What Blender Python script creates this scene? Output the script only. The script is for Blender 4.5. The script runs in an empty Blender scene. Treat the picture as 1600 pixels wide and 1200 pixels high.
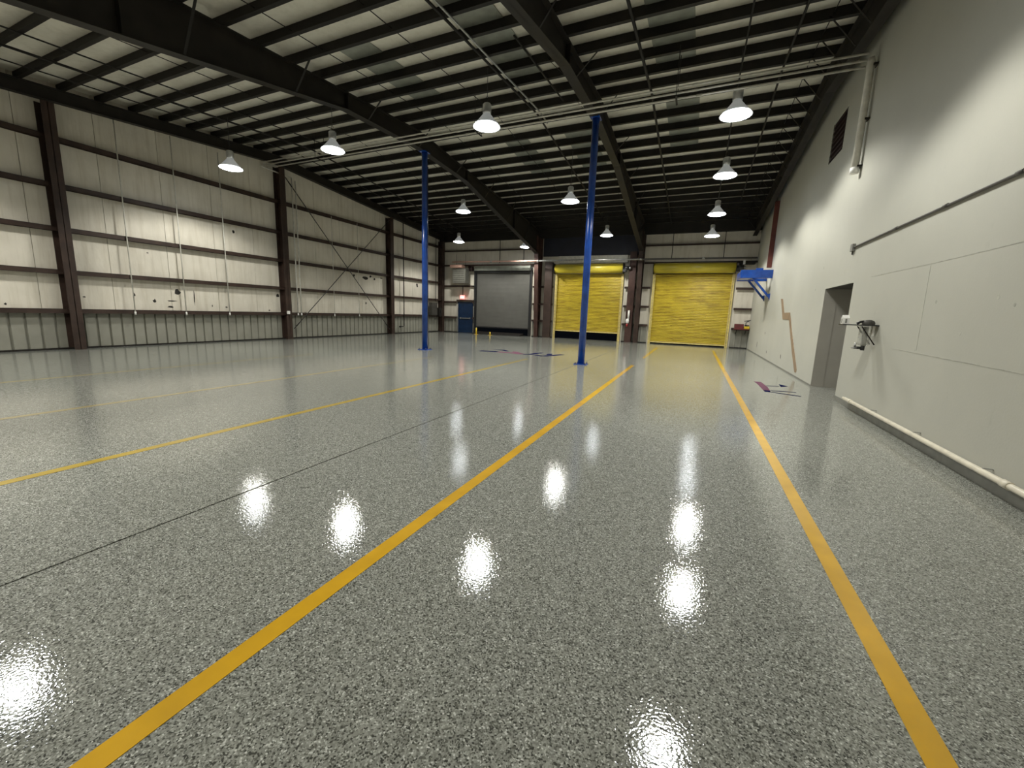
import bpy, bmesh, math, random
from mathutils import Vector, Matrix

random.seed(7)
SC = bpy.context.scene
COL = SC.collection
PI = math.pi

# ------------------------------------------------------------------ camera
def make_camera():
    f_px, yaw, pitch, roll = 653.826, -0.403248, -0.168730, 0.034599
    fw = Vector((math.sin(yaw) * math.cos(pitch), math.cos(yaw) * math.cos(pitch), math.sin(pitch)))
    r0 = Vector((math.cos(yaw), -math.sin(yaw), 0.0))
    u0 = r0.cross(fw)
    r = r0 * math.cos(roll) + u0 * math.sin(roll)
    u = -r0 * math.sin(roll) + u0 * math.cos(roll)
    cd = bpy.data.cameras.new('camera')
    cd.sensor_fit = 'HORIZONTAL'
    cd.sensor_width = 36.0
    cd.lens = f_px * 36.0 / 1600.0
    cd.clip_start = 0.02
    cd.clip_end = 200
    co = bpy.data.objects.new('camera', cd)
    m = Matrix((r, u, -fw)).transposed().to_4x4()
    m.translation = Vector((0, 0, 1.5))
    co.matrix_world = m
    COL.objects.link(co)
    SC.camera = co
make_camera()

# ------------------------------------------------------------------ world, exposure
LAMP_W = 900.0            # power of every high bay lamp
LENS_E = 22.0             # brightness of the lamp lenses
w = bpy.data.worlds.new('night')
SC.world = w
w.use_nodes = True
w.node_tree.nodes['Background'].inputs[0].default_value = (0.05, 0.06, 0.08, 1)
w.node_tree.nodes['Background'].inputs[1].default_value = 0.05
SC.view_settings.view_transform = 'Standard'
SC.view_settings.look = 'None'
SC.view_settings.gamma = 1.0
SC.view_settings.use_curve_mapping = False
SC.view_settings.exposure = -0.07
SC.cycles.use_denoising = True
SC.cycles.denoiser = 'OPENIMAGEDENOISE'
SC.cycles.denoising_input_passes = 'RGB_ALBEDO_NORMAL'
SC.cycles.max_bounces = 6
SC.cycles.diffuse_bounces = 4
SC.cycles.adaptive_threshold = 0.03
SC.cycles.glossy_bounces = 3
SC.cycles.sample_clamp_indirect = 6.0
SC.cycles.use_light_tree = True

# ------------------------------------------------------------------ room numbers
XL, XR, YF, YB = -16.85, 2.70, -0.7, 26.0
RIDGE, SLOPE, TILT, SKEW = 13.0, 0.08, 0.0, -0.03
PUR_H = 0.24
def z_pur(x, y):                      # underside of the purlins
    return 7.54 + (-3.0 - x) * TILT - SLOPE * abs(y - RIDGE)
def z_roof(x, y):
    return z_pur(x, y) + PUR_H

# ------------------------------------------------------------------ materials
MAT = {}
def new_mat(name):
    m = bpy.data.materials.new(name)
    m.use_nodes = True
    nt = m.node_tree
    b = nt.nodes['Principled BSDF']
    MAT[name] = m
    return m, nt, b
def N(nt, t, **kw):
    n = nt.nodes.new(t)
    for k, v in kw.items():
        setattr(n, k, v)
    return n
def rgba(c): return (c[0], c[1], c[2], 1.0)
def coords(nt, scale=(1, 1, 1), obj=False):
    if obj:
        tc = N(nt, 'ShaderNodeTexCoord'); out = tc.outputs['Object']
    else:
        g = N(nt, 'ShaderNodeNewGeometry'); out = g.outputs['Position']
    mp = N(nt, 'ShaderNodeMapping')
    mp.inputs['Scale'].default_value = scale
    nt.links.new(out, mp.inputs['Vector'])
    return mp.outputs['Vector']
def noise(nt, vec, scale, detail=3.0, rough=0.55):
    n = N(nt, 'ShaderNodeTexNoise')
    n.inputs['Scale'].default_value = scale
    n.inputs['Detail'].default_value = detail
    n.inputs['Roughness'].default_value = rough
    nt.links.new(vec, n.inputs['Vector'])
    return n.outputs['Fac']
def ramp(nt, fac, stops, interp='LINEAR'):
    r = N(nt, 'ShaderNodeValToRGB')
    r.color_ramp.interpolation = interp
    el = r.color_ramp.elements
    while len(el) < len(stops):
        el.new(0.5)
    for e, (p, c) in zip(el, stops):
        e.position = p
        e.color = rgba(c) if len(c) == 3 else c
    nt.links.new(fac, r.inputs['Fac'])
    return r.outputs['Color']
def mix(nt, fac, a, b, mode='MIX'):
    n = N(nt, 'ShaderNodeMix', data_type='RGBA', blend_type=mode)
    for sock, v in ((0, fac), (6, a), (7, b)):
        if hasattr(v, 'is_linked') or hasattr(v, 'links'):
            nt.links.new(v, n.inputs[sock])
        elif sock == 0:
            n.inputs[0].default_value = v
        else:
            n.inputs[sock].default_value = rgba(v)
    return n.outputs[2]
def bump(nt, h, dist, strength=1.0):
    b = N(nt, 'ShaderNodeBump')
    b.inputs['Distance'].default_value = dist
    b.inputs['Strength'].default_value = strength
    nt.links.new(h, b.inputs['Height'])
    return b.outputs['Normal']
def plain(name, col, rough=0.5, metal=0.0, var=0.15, scale=6.0, spec=0.5, stretch=(1, 1, 1)):
    """painted or plastic surface with a little uneven wear"""
    m, nt, b = new_mat(name)
    v = coords(nt, stretch)
    f = noise(nt, v, scale, 2)
    lo = tuple(c * (1 - var) for c in col); hi = tuple(min(1, c * (1 + var)) for c in col)
    nt.links.new(ramp(nt, f, [(0.3, lo), (0.7, hi)]), b.inputs['Base Color'])
    b.inputs['Roughness'].default_value = rough
    b.inputs['Metallic'].default_value = metal
    b.inputs['Specular IOR Level'].default_value = spec
    return m

def coat_layer(nt, b, fine=0.00052, wave=0.0009):
    """clear orange-peel epoxy top coat"""
    v = coords(nt)
    h1 = noise(nt, v, 85.0, 1.0, 0.4)
    h2 = noise(nt, v, 1.1, 1.0, 0.4)
    n2 = N(nt, 'ShaderNodeBump'); n2.inputs['Distance'].default_value = wave * 10
    n2.inputs['Strength'].default_value = 0.10
    nt.links.new(h2, n2.inputs['Height'])
    n1 = N(nt, 'ShaderNodeBump'); n1.inputs['Distance'].default_value = fine
    nt.links.new(h1, n1.inputs['Height']); nt.links.new(n2.outputs['Normal'], n1.inputs['Normal'])
    b.inputs['Coat Weight'].default_value = 1.0
    b.inputs['Coat Roughness'].default_value = 0.012
    b.inputs['Coat IOR'].default_value = 1.52
    nt.links.new(n1.outputs['Normal'], b.inputs['Coat Normal'])
    b.inputs['Roughness'].default_value = 0.6
    b.inputs['Specular IOR Level'].default_value = 0.15

# epoxy flake floor
m, nt, b = new_mat('flake_floor')
v = coords(nt)
vo = N(nt, 'ShaderNodeTexVoronoi'); vo.inputs['Scale'].default_value = 165.0
nt.links.new(v, vo.inputs['Vector'])
sp = N(nt, 'ShaderNodeSeparateColor'); nt.links.new(vo.outputs['Color'], sp.inputs['Color'])
chips = ramp(nt, sp.outputs[0], [(0.0, (0.044, 0.046, 0.037)), (0.12, (0.117, 0.121, 0.100)), (0.28, (0.230, 0.237, 0.208)),
                                 (0.62, (0.308, 0.317, 0.282)), (0.86, (0.412, 0.423, 0.382)), (0.95, (0.61, 0.62, 0.58))], 'CONSTANT')
big = ramp(nt, noise(nt, v, 22.0, 3), [(0.3, (0.80, 0.80, 0.80)), (0.7, (1.12, 1.12, 1.12))])
nt.links.new(mix(nt, 1.0, chips, big, 'MULTIPLY'), b.inputs['Base Color'])
coat_layer(nt, b)
# floor paints under the same coat
def floor_paint(name, col, var=0.12):
    m, nt, b = new_mat(name)
    v = coords(nt)
    lo = tuple(c * (1 - var) for c in col); hi = tuple(min(1, c * (1 + var)) for c in col)
    nt.links.new(ramp(nt, noise(nt, v, 3.0, 3), [(0.3, lo), (0.7, hi)]), b.inputs['Base Color'])
    coat_layer(nt, b, 0.0004)
floor_paint('line_yellow', (0.66, 0.37, 0.004))
floor_paint('line_faded', (0.36, 0.30, 0.15))
floor_paint('line_sheen', (0.44, 0.31, 0.035))  # duller yellow: the wall's grazing reflection is put into this colour
plain('box_dark', (0.055, 0.052, 0.045), 0.6, 0, 0.2, 6.0, 0.3)
plain('emblem_blue', (0.008, 0.010, 0.045), 0.8, 0, 0.2, 9.0, 0.0)
plain('emblem_red', (0.15, 0.075, 0.105), 0.8, 0, 0.2, 9.0, 0.0)
plain('joint_dark', (0.03, 0.03, 0.028), 0.7)

# plastered right wall
m, nt, b = new_mat('plaster')
v = coords(nt)
f1 = ramp(nt, noise(nt, v, 0.7, 5, 0.6), [(0.3, (0.435, 0.43, 0.378)), (0.72, (0.475, 0.468, 0.41))])
f2 = ramp(nt, noise(nt, coords(nt, (1, 1, 0.45)), 6.0, 6, 0.7), [(0.24, (0.78, 0.78, 0.77)), (0.36, (1, 1, 1))])
nt.links.new(mix(nt, 0.40, f1, f2, 'MULTIPLY'), b.inputs['Base Color'])
nt.links.new(bump(nt, noise(nt, v, 40.0, 4), 0.002, 0.5), b.inputs['Normal'])
b.inputs['Roughness'].default_value = 0.62
b.inputs['Specular IOR Level'].default_value = 0.3

# insulation facing of the steel walls and the roof
def vinyl(name, a, c, stain, amount):
    m, nt, b = new_mat(name)
    v = coords(nt)
    base = ramp(nt, noise(nt, v, 1.3, 4), [(0.3, a), (0.7, c)])
    streak = ramp(nt, noise(nt, coords(nt, (3.0, 3.0, 0.22)), 2.2, 6, 0.65), [(0.30, stain), (0.52, (1, 1, 1))])
    nt.links.new(mix(nt, amount, base, streak, 'MULTIPLY'), b.inputs['Base Color'])
    nt.links.new(bump(nt, noise(nt, coords(nt, (1, 1, 0.5)), 2.5, 3), 0.06, 0.35), b.inputs['Normal'])
    b.inputs['Roughness'].default_value = 0.6
    b.inputs['Specular IOR Level'].default_value = 0.25
vinyl('wall_vinyl', (0.60, 0.56, 0.475), (0.70, 0.655, 0.565), (0.66, 0.62, 0.54), 0.42)
vinyl('roof_vinyl', (0.76, 0.73, 0.63), (0.86, 0.83, 0.73), (0.75, 0.73, 0.68), 0.4)
plain('wainscot_paint', (0.25, 0.245, 0.205), 0.5, 0, 0.10, 2.0, 0.4)
plain('steel_brown', (0.040, 0.024, 0.018), 0.5, 0, 0.3, 3.0, 0.35)
plain('rafter_steel', (0.017, 0.014, 0.011), 0.55, 0, 0.3, 3.0, 0.3)
plain('steel_dark', (0.013, 0.011, 0.009), 0.55, 0, 0.3, 3.0, 0.3)
plain('steel_redbrown', (0.055, 0.026, 0.020), 0.55, 0, 0.25, 4.0, 0.35)
plain('post_red', (0.13, 0.040, 0.030), 0.55, 0, 0.2, 4.0, 0.35)
plain('black_void', (0.006, 0.006, 0.007), 0.8, 0, 0.2)
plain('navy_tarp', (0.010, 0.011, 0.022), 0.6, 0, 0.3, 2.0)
plain('skylight_dull', (0.27, 0.28, 0.24), 0.5, 0, 0.2, 3.0)
plain('tear_dark', (0.025, 0.022, 0.018), 0.9, 0, 0.5, 20.0)
plain('blue_paint', (0.010, 0.058, 0.30), 0.22, 0, 0.2, 4.0)
plain('blue_door', (0.004, 0.020, 0.060), 0.35, 0, 0.2, 4.0)
plain('conduit_light', (0.60, 0.58, 0.52), 0.4, 0, 0.12, 8.0)
plain('pvc_cream', (0.72, 0.67, 0.55), 0.35, 0, 0.10, 8.0)
plain('galvanised', (0.36, 0.36, 0.35), 0.38, 0.7, 0.2, 14.0)
plain('conduit_grey', (0.06, 0.055, 0.05), 0.5, 0.0, 0.2, 10.0)
plain('grey_shutter', (0.105, 0.102, 0.092), 0.55, 0, 0.06, 2.0, 0.3)
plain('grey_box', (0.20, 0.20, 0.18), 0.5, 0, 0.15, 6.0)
plain('wood_tan', (0.27, 0.19, 0.12), 0.6, 0, 0.25, 12.0, 0.3, (1, 1, 0.2))
plain('heater_grey', (0.12, 0.118, 0.10), 0.55, 0, 0.15, 6.0, 0.3)
plain('pink_pan', (0.55, 0.33, 0.26), 0.5, 0, 0.15, 6.0)
plain('maroon', (0.11, 0.016, 0.018), 0.5, 0, 0.25, 6.0)
plain('maroon_dark', (0.020, 0.006, 0.006), 0.6, 0, 0.3, 6.0)
plain('white_plastic', (0.78, 0.77, 0.74), 0.35, 0, 0.05, 6.0)
plain('black_plastic', (0.015, 0.015, 0.016), 0.4, 0, 0.2, 6.0)
plain('tool_yellow', (0.62, 0.44, 0.03), 0.4, 0, 0.15, 12.0)
plain('red_paint', (0.36, 0.03, 0.03), 0.4, 0, 0.15, 8.0)
plain('reveal_paint', (0.34, 0.325, 0.285), 0.6, 0, 0.06, 2.0)
plain('aluminium', (0.72, 0.73, 0.74), 0.3, 0.8, 0.08, 10.0)

def dirty_yellow(name, col, rough, amount):
    m, nt, b = new_mat(name)
    v = coords(nt)
    base = ramp(nt, noise(nt, v, 1.5, 4), [(0.3, tuple(c * 0.82 for c in col)), (0.7, col)])
    dirt = ramp(nt, noise(nt, coords(nt, (0.7, 1, 7.0)), 1.6, 6, 0.7), [(0.36, (0.35, 0.26, 0.12)), (0.52, (1, 1, 1))])
    c1 = mix(nt, amount, base, dirt, 'MULTIPLY')
    scuff = ramp(nt, noise(nt, coords(nt, (1, 1, 2.2)), 2.7, 5, 0.6), [(0.27, (0.40, 0.38, 0.34)), (0.34, (1, 1, 1))])
    nt.links.new(mix(nt, amount, c1, scuff, 'MULTIPLY'), b.inputs['Base Color'])
    b.inputs['Roughness'].default_value = rough
dirty_yellow('shutter_yellow', (0.52, 0.39, 0.022), 0.45, 0.62)
dirty_yellow('hood_yellow', (0.62, 0.51, 0.05), 0.34, 0.25)
plain('guide_cream', (0.62, 0.50, 0.18), 0.45, 0, 0.2, 8.0)

def emitter(name, col, strength):
    m, nt, b = new_mat(name)
    b.inputs['Base Color'].default_value = rgba((0.8, 0.8, 0.8))
    n = noise(nt, coords(nt), 9.0, 1)
    nt.links.new(ramp(nt, n, [(0.2, tuple(c * 0.95 for c in col)), (0.8, col)]), b.inputs['Emission Color'])
    b.inputs['Emission Strength'].default_value = strength
emitter('lamp_lens', (0.92, 0.97, 1.0), LENS_E)
emitter('lamp_shade_glow', (0.90, 0.96, 1.0), 0.14)
emitter('exit_red', (1.0, 0.09, 0.08), 1.5)
emitter('exit_letter', (1.0, 0.55, 0.5), 2.2)
# clear plastic
m, nt, b = new_mat('clear_plastic')
nt.links.new(ramp(nt, noise(nt, coords(nt), 12.0, 2), [(0.2, (0.55, 0.55, 0.50)), (0.8, (0.72, 0.72, 0.68))]), b.inputs['Base Color'])
b.inputs['Roughness'].default_value = 0.15
b.inputs['Alpha'].default_value = 0.38

# ------------------------------------------------------------------ mesh builder
class MB:
    def __init__(s):
        s.v = []; s.f = []; s.sm = []
    def add(s, vs, fs, smooth=False):
        o = len(s.v)
        s.v += [tuple(p) for p in vs]
        for f in fs:
            s.f.append([i + o for i in f]); s.sm.append(smooth)
        return s
    def box(s, x0, x1, y0, y1, z0, z1):
        vs = [(x0, y0, z0), (x1, y0, z0), (x1, y1, z0), (x0, y1, z0), (x0, y0, z1), (x1, y0, z1), (x1, y1, z1), (x0, y1, z1)]
        return s.hexa(vs)
    def hexa(s, vs):
        return s.add(vs, [(3, 2, 1, 0), (4, 5, 6, 7), (0, 1, 5, 4), (1, 2, 6, 5), (2, 3, 7, 6), (3, 0, 4, 7)])
    def prism(s, pts, vec):
        """polygon of 3d points pushed along vec"""
        n = len(pts); vec = Vector(vec)
        a = [Vector(p) for p in pts]; c = [p + vec for p in a]
        fs = [list(range(n - 1, -1, -1)), list(range(n, 2 * n))]
        fs += [(i, (i + 1) % n, n + (i + 1) % n, n + i) for i in range(n)]
        return s.add(a + c, fs)
    def tube(s, pts, r, seg=12, caps=True):
        pts = [Vector(p) for p in pts]
        rs = r if isinstance(r, (list, tuple)) else [r] * len(pts)
        rings = []
        for i, p in enumerate(pts):
            d = (pts[min(i + 1, len(pts) - 1)] - pts[max(i - 1, 0)]).normalized()
            ref = Vector((0, 0, 1)) if abs(d.z) < 0.9 else Vector((0, 1, 0))
            a = d.cross(ref).normalized(); c = d.cross(a).normalized()
            rings.append([p + (a * math.cos(2 * PI * k / seg) + c * math.sin(2 * PI * k / seg)) * rs[i] for k in range(seg)])
        o = len(s.v)
        for R in rings:
            s.v += [tuple(q) for q in R]
        for i in range(len(rings) - 1):
            for k in range(seg):
                s.f.append([o + i * seg + k, o + (i + 1) * seg + k, o + (i + 1) * seg + (k + 1) % seg, o + i * seg + (k + 1) % seg]); s.sm.append(True)
        if caps:
            s.f.append([o + k for k in range(seg)]); s.sm.append(False)
            e = o + (len(rings) - 1) * seg
            s.f.append([e + k for k in range(seg - 1, -1, -1)]); s.sm.append(False)
        return s
    def lathe(s, prof, c=(0, 0, 0), seg=24):
        o = len(s.v)
        for r, z in prof:
            for k in range(seg):
                a = 2 * PI * k / seg
                s.v.append((c[0] + r * math.cos(a), c[1] + r * math.sin(a), c[2] + z))
        for i in range(len(prof) - 1):
            for k in range(seg):
                s.f.append([o + i * seg + k, o + i * seg + (k + 1) % seg, o + (i + 1) * seg + (k + 1) % seg, o + (i + 1) * seg + k]); s.sm.append(True)
        return s
    def bar(s, p, q, w, h):
        """rectangular bar from p to q"""
        p = Vector(p); q = Vector(q); d = (q - p).normalized()
        ref = Vector((0, 0, 1)) if abs(d.z) < 0.9 else Vector((0, 1, 0))
        a = d.cross(ref).normalized() * (w / 2); c = a.cross(d).normalized() * (h / 2)
        vs = [p - a - c, p + a - c, q + a - c, q - a - c, p - a + c, p + a + c, q + a + c, q - a + c]
        return s.hexa(vs)
    def mesh(s, name):
        me = bpy.data.meshes.new(name)
        me.from_pydata(s.v, [], s.f)
        me.polygons.foreach_set('use_smooth', s.sm)
        bm = bmesh.new(); bm.from_mesh(me)
        bmesh.ops.recalc_face_normals(bm, faces=bm.faces)
        bm.to_mesh(me); bm.free()
        me.update()
        return me
    def build(s, name, mat, parent=None, bevel=0.0):
        me = s.mesh(name)
        me.materials.append(MAT[mat])
        o = bpy.data.objects.new(name, me)
        COL.objects.link(o)
        if parent:
            o.parent = parent
        if bevel:
            md = o.modifiers.new('bevel', 'BEVEL'); md.width = bevel; md.segments = 2; md.limit_method = 'ANGLE'
        return o
def tag(o, label, cat, group=None):
    o['label'] = label; o['category'] = cat
    if group:
        o['group'] = group
    return o
def empty(name, loc=(0, 0, 0)):
    o = bpy.data.objects.new(name, None)
    o.location = loc; o.empty_display_size = 0.2
    COL.objects.link(o)
    return o
def struct(o):
    o['kind'] = 'structure'
    return o
def share(name, me, parent, loc=(0, 0, 0), rot=(0, 0, 0), scale=(1, 1, 1)):
    o = bpy.data.objects.new(name, me)
    o.location = loc; o.rotation_euler = rot; o.scale = scale
    COL.objects.link(o)
    o.parent = parent
    return o
def piece_mesh(mb, name, mat):
    me = mb.mesh(name); me.materials.append(MAT[mat]); return me

# ================================================================== FLOOR
JX = -3.195
fl = struct(MB().box(XL - 0.2, JX - 0.009, YF - 0.2, YB + 0.25, -0.15, 0.0)
            .box(JX + 0.009, 4.6, YF - 0.2, YB + 0.25, -0.15, 0.0)
            .build('floor', 'flake_floor'))
MB().box(JX - 0.009, JX + 0.009, YF, YB, -0.14, -0.008).build('floor_joint', 'joint_dark', fl)

# ================================================================== CEILING
ce = struct(MB()
    .hexa([(XL - .2, YF - .2, z_roof(XL, YF)), (4.6, YF - .2, z_roof(4.6, YF)), (4.6, RIDGE, z_roof(4.6, RIDGE)), (XL - .2, RIDGE, z_roof(XL, RIDGE)),
           (XL - .2, YF - .2, z_roof(XL, YF) + .1), (4.6, YF - .2, z_roof(4.6, YF) + .1), (4.6, RIDGE, z_roof(4.6, RIDGE) + .1), (XL - .2, RIDGE, z_roof(XL, RIDGE) + .1)])
    .hexa([(XL - .2, RIDGE, z_roof(XL, RIDGE)), (4.6, RIDGE, z_roof(4.6, RIDGE)), (4.6, YB + .25, z_roof(4.6, YB)), (XL - .2, YB + .25, z_roof(XL, YB)),
           (XL - .2, RIDGE, z_roof(XL, RIDGE) + .1), (4.6, RIDGE, z_roof(4.6, RIDGE) + .1), (4.6, YB + .25, z_roof(4.6, YB) + .1), (XL - .2, YB + .25, z_roof(XL, YB) + .1)])
    .build('ceiling', 'roof_vinyl'))
# purlins (Z sections)
L = (XR - XL) / 2
t = 0.012
zprof = [(-0.085, 0), (t / 2, 0), (t / 2, PUR_H - t), (0.085, PUR_H - t), (0.085, PUR_H), (-t / 2, PUR_H), (-t / 2, t), (-0.085, t)]
pm = piece_mesh(MB().prism([(-L, y, z) for y, z in zprof], (2 * L, 0, 0)), 'purlin', 'steel_dark')
XC = (XL + XR) / 2
PUR_Y = [RIDGE + 0.722 + 0.82 * k for k in range(-17, 15)]     # the purlins run very slightly askew to the walls
for y in PUR_Y:
    share('purlin', pm, ce, (XC, y, z_pur(XC, y) - 0.002), (0, math.atan(TILT) + SLOPE * SKEW * (1 if y > RIDGE else -1), math.atan(SKEW)))
# eave strut along the far wall
MB().box(XL, XR, YB - 0.22, YB - 0.02, 6.15, z_roof(XL, YB) - 0.02).build('eave_strut', 'steel_dark', ce)

# main rafters: tapered I sections
def raf_bot(d):
    return 7.0 - 0.05 * d if d < 3.3 else 6.835 - (d - 3.3) * 0.19
def rafter(x, name, bot, wid, lo=YF, hi=YB - 0.35):
    ys = sorted(set([lo, 3.0, 6.5, RIDGE - 3.3, RIDGE, RIDGE + 3.3, 19.5, 22.5, hi]))
    mb = MB()
    for y0, y1 in zip(ys[:-1], ys[1:]):
        zt0, zt1 = z_pur(x, y0) - 0.003, z_pur(x, y1) - 0.003
        zb0, zb1 = bot(y0), bot(y1)
        def slab(xa, xb, a0, a1, b0, b1):
            mb.hexa([(xa, y0, a0), (xb, y0, a0), (xb, y1, a1), (xa, y1, a1), (xa, y0, b0), (xb, y0, b0), (xb, y1, b1), (xa, y1, b1)])
        slab(x - .006, x + .006, zb0, zb1, zt0, zt1)
        slab(x - wid / 2, x + wid / 2, zb0, zb1, zb0 + .016, zb1 + .016)
        slab(x - wid / 2, x + wid / 2, zt0 - .016, zt1 - .016, zt0, zt1)
    o = mb.build(name, 'rafter_steel', ce)
    return o
RX = (-9.40, -3.15)
for x in RX:
    rafter(x, 'rafter', lambda y: raf_bot(abs(y - RIDGE)), 0.24)
rafter(-16.45, 'end_rafter', lambda y: z_pur(-16.45, y) - 0.34, 0.20, hi=YB - 0.05)
rafter(2.42, 'end_rafter', lambda y: z_pur(2.42, y) - 0.62, 0.20, hi=YB - 0.05)
# web stiffeners on the rafters at the splices
for x in RX:
    for y in (RIDGE - 3.3, RIDGE + 3.3, 4.6, 21.4):
        zb = raf_bot(abs(y - RIDGE))
        for sx in (-1, 1):
            MB().box(min(x + sx * .007, x + sx * .115), max(x + sx * .007, x + sx * .115), y - .008, y + .008, zb + .017, z_pur(x, y) - .02).build('stiffener_plate', 'rafter_steel', ce)
# flange braces
for x in RX:
    for k, y in enumerate(PUR_Y):
        if k % 3 == 1 and 3 < y < 25:
            y = y + SKEW * (x - XC)
            for sx in (-1, 1):
                MB().bar((x + sx * .10, y - .03, raf_bot(abs(y - RIDGE)) + .02), (x + sx * .62, y - .03, z_pur(x, y) + .06), 0.05, 0.006).build('flange_brace', 'steel_dark', ce)
for k, y in enumerate(PUR_Y):
    if y > 5:
        yy = y + SKEW * 9.2
        MB().bar((2.33, yy - .03, z_pur(2.4, y) - .56), (1.85, yy - .03, z_pur(1.9, y) + .05), 0.05, 0.006).build('flange_brace', 'steel_dark', ce)
# dull translucent strips in the roof
for x0, x1, y0, y1 in ((-8.25, -7.35, 8.1, 11.5), (-5.2, -4.2, 7.4, 11.2), (-4.75, -3.8, 14.7, 18.0), (-7.0, -6.1, 14.7, 18.0), (-1.5, -0.6, 9.2, 12.3), (-1.4, -0.5, 14.0, 17.2)):
    a, c = z_roof(x0, y0) - .006, z_roof(x0, y1) - .006
    MB().hexa([(x0, y0, a - .01), (x1, y0, a - .01 - TILT), (x1, y1, c - .01 - TILT), (x0, y1, c - .01), (x0, y0, a), (x1, y0, a - TILT), (x1, y1, c - TILT), (x0, y1, c)]).build('skylight_panel', 'skylight_dull', ce)
# electric conduit and pipes under the purlins, sag rods
def roof_run(x, y0, y1, drop, r, mat, name):
    ys = [y0] + ([RIDGE] if y0 < RIDGE < y1 else []) + [y1]
    return MB().tube([(x, y, z_pur(x, y) - drop) for y in ys], r, 8).build(name, mat, ce)
roof_run(-5.03, 1.0, 24.4, .05, .028, 'steel_dark', 'roof_conduit')
roof_run(-4.90, 1.0, 13.6, .05, .022, 'galvanised', 'roof_conduit')
roof_run(-4.02, 8.9, 12.4, .05, .022, 'steel_dark', 'roof_conduit')
roof_run(-1.68, 1.0, 25.0, .06, .034, 'steel_dark', 'roof_conduit')
roof_run(0.42, 4.0, 24.6, .03, .018, 'steel_dark', 'roof_conduit')
roof_run(1.33, 2.0, 22.0, .05, .026, 'steel_dark', 'roof_conduit')
roof_run(-14.35, 1.0, 24.0, .05, .030, 'steel_dark', 'roof_conduit')
roof_run(-13.4, 1.0, 13.0, .03, .018, 'steel_dark', 'roof_conduit')
roof_run(-15.33, 1.0, 25.0, .03, .016, 'steel_dark', 'roof_conduit')
for x in (-12.2, -10.6, -8.4, -6.4, 1.9):
    roof_run(x, 1.0, 25.0, -.12, .010, 'steel_dark', 'sag_rod')

# ================================================================== LEFT WALL
wl = struct(MB().box(XL - 0.2, XL - 0.04, YF - .2, YB + .25, 0, 9.0).build('wall_left', 'tear_dark'))
seams = [YF, 1.0, 2.6, 4.2, 5.7, 7.35, 8.95, 10.55, 12.1, 13.6, 15.2, 16.7, 18.2, 19.7, 21.2, 22.7, 24.2, YB]
for a, c in zip(seams[:-1], seams[1:]):
    MB().box(XL - .04, XL, a + .006, c - .006, 1.12, 7.95).build('insulation_panel', 'wall_vinyl', wl)
# ribbed wainscot sheets
COLY = [-0.4, 6.27, 13.30, 20.30, 25.75]
for a, c in zip(COLY[:-1], COLY[1:]):
    n = max(2, int(round((c - a) / 0.30)))
    prof = []
    for i in range(n):
        y = a + (c - a) * i / n; d = (c - a) / n
        prof += [(y, .0), (y + d * .80, .0), (y + d * .84, -.05), (y + d * .95, -.05)]
    prof.append((c, 0))
    mb = MB()
    vs = [(XL + .02 + p, y, z) for z in (0.04, 1.13) for y, p in prof]
    k = len(prof)
    mb.add(vs, [(i, i + 1, k + i + 1, k + i) for i in range(k - 1)])
    mb.box(XL - .038, XL - .034, a, c, 0.04, 1.13)
    mb.build('wainscot_sheet', 'wainscot_paint', wl)
    MB().box(XL - .03, XL + .06, a, c, 0.001, 0.05).build('base_channel', 'steel_dark', wl)
# girts between the columns (C sections, open side down)
GZ = [1.17, 2.27, 3.45, 4.62, 5.86]
for a, c in zip(COLY[:-1], COLY[1:]):
    for z in GZ:
        y0, y1 = a + .02, c - .02
        MB().box(XL + .001, XL + .20, y0, y1, z - .008, z).box(XL + .192, XL + .20, y0, y1, z - .125, z).box(XL + .001, XL + .009, y0, y1, z - .125, z).build('girt', 'steel_brown', wl)
# wall columns (I sections)
def icol(x0, x1, y, z1, parent, mat, wid=0.26, name='steel_column'):
    return MB().box(x0, x1, y - .008, y + .008, 0, z1).box(x1 - .018, x1, y - wid / 2, y + wid / 2, 0, z1).box(x0, x0 + .018, y - wid / 2, y + wid / 2, 0, z1).build(name, mat, parent)
for y in COLY:
    icol(XL + .005, -16.48, y, z_pur(-16.5, y) - .35, wl, 'steel_brown', 0.27)
# tears in the facing
TEAR = [(5.03, 1.27, 0.07, 0.08), (7.88, 1.67, 0.07, 0.13), (8.43, 1.47, 0.11, 0.15), (9.15, 1.8, 0.22, 0.27), (8.95, 1.5, 0.36, 0.04), (8.89, 1.29, 0.2, 0.07), (8.38, 3.04, 0.07, 0.04), (11.31, 4.23, 0.1, 0.15), (9.68, 1.6, 0.04, 0.61), (10.29, 1.37, 0.05, 0.1), (10.81, 1.33, 0.1, 0.05), (6.64, 1.53, 0.09, 0.06), (13.06, 1.88, 0.16, 0.17), (12.62, 1.24, 0.09, 0.06), (17.61, 3.16, 0.23, 0.2), (18.41, 3.11, 0.49, 0.21), (18.86, 3.22, 0.2, 0.18), (19.17, 3.11, 0.16, 0.14), (19.75, 3.19, 0.22, 0.07), (18.46, 1.73, 0.1, 0.14), (23.18, 3.06, 0.21, 0.25), (13.6, 1.76, 0.1, 0.09)]
for y, z, dy, dz in TEAR:
    n = 9
    pts = []
    for i in range(n):
        a = 2 * PI * i / n; r = random.uniform(.55, 1.15)
        pts.append((XL + .001, y + math.cos(a) * dy / 2 * r, z + math.sin(a) * dz / 2 * r))
    MB().prism(pts, (.004, 0, 0)).build('tear', 'tear_dark', wl)

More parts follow.
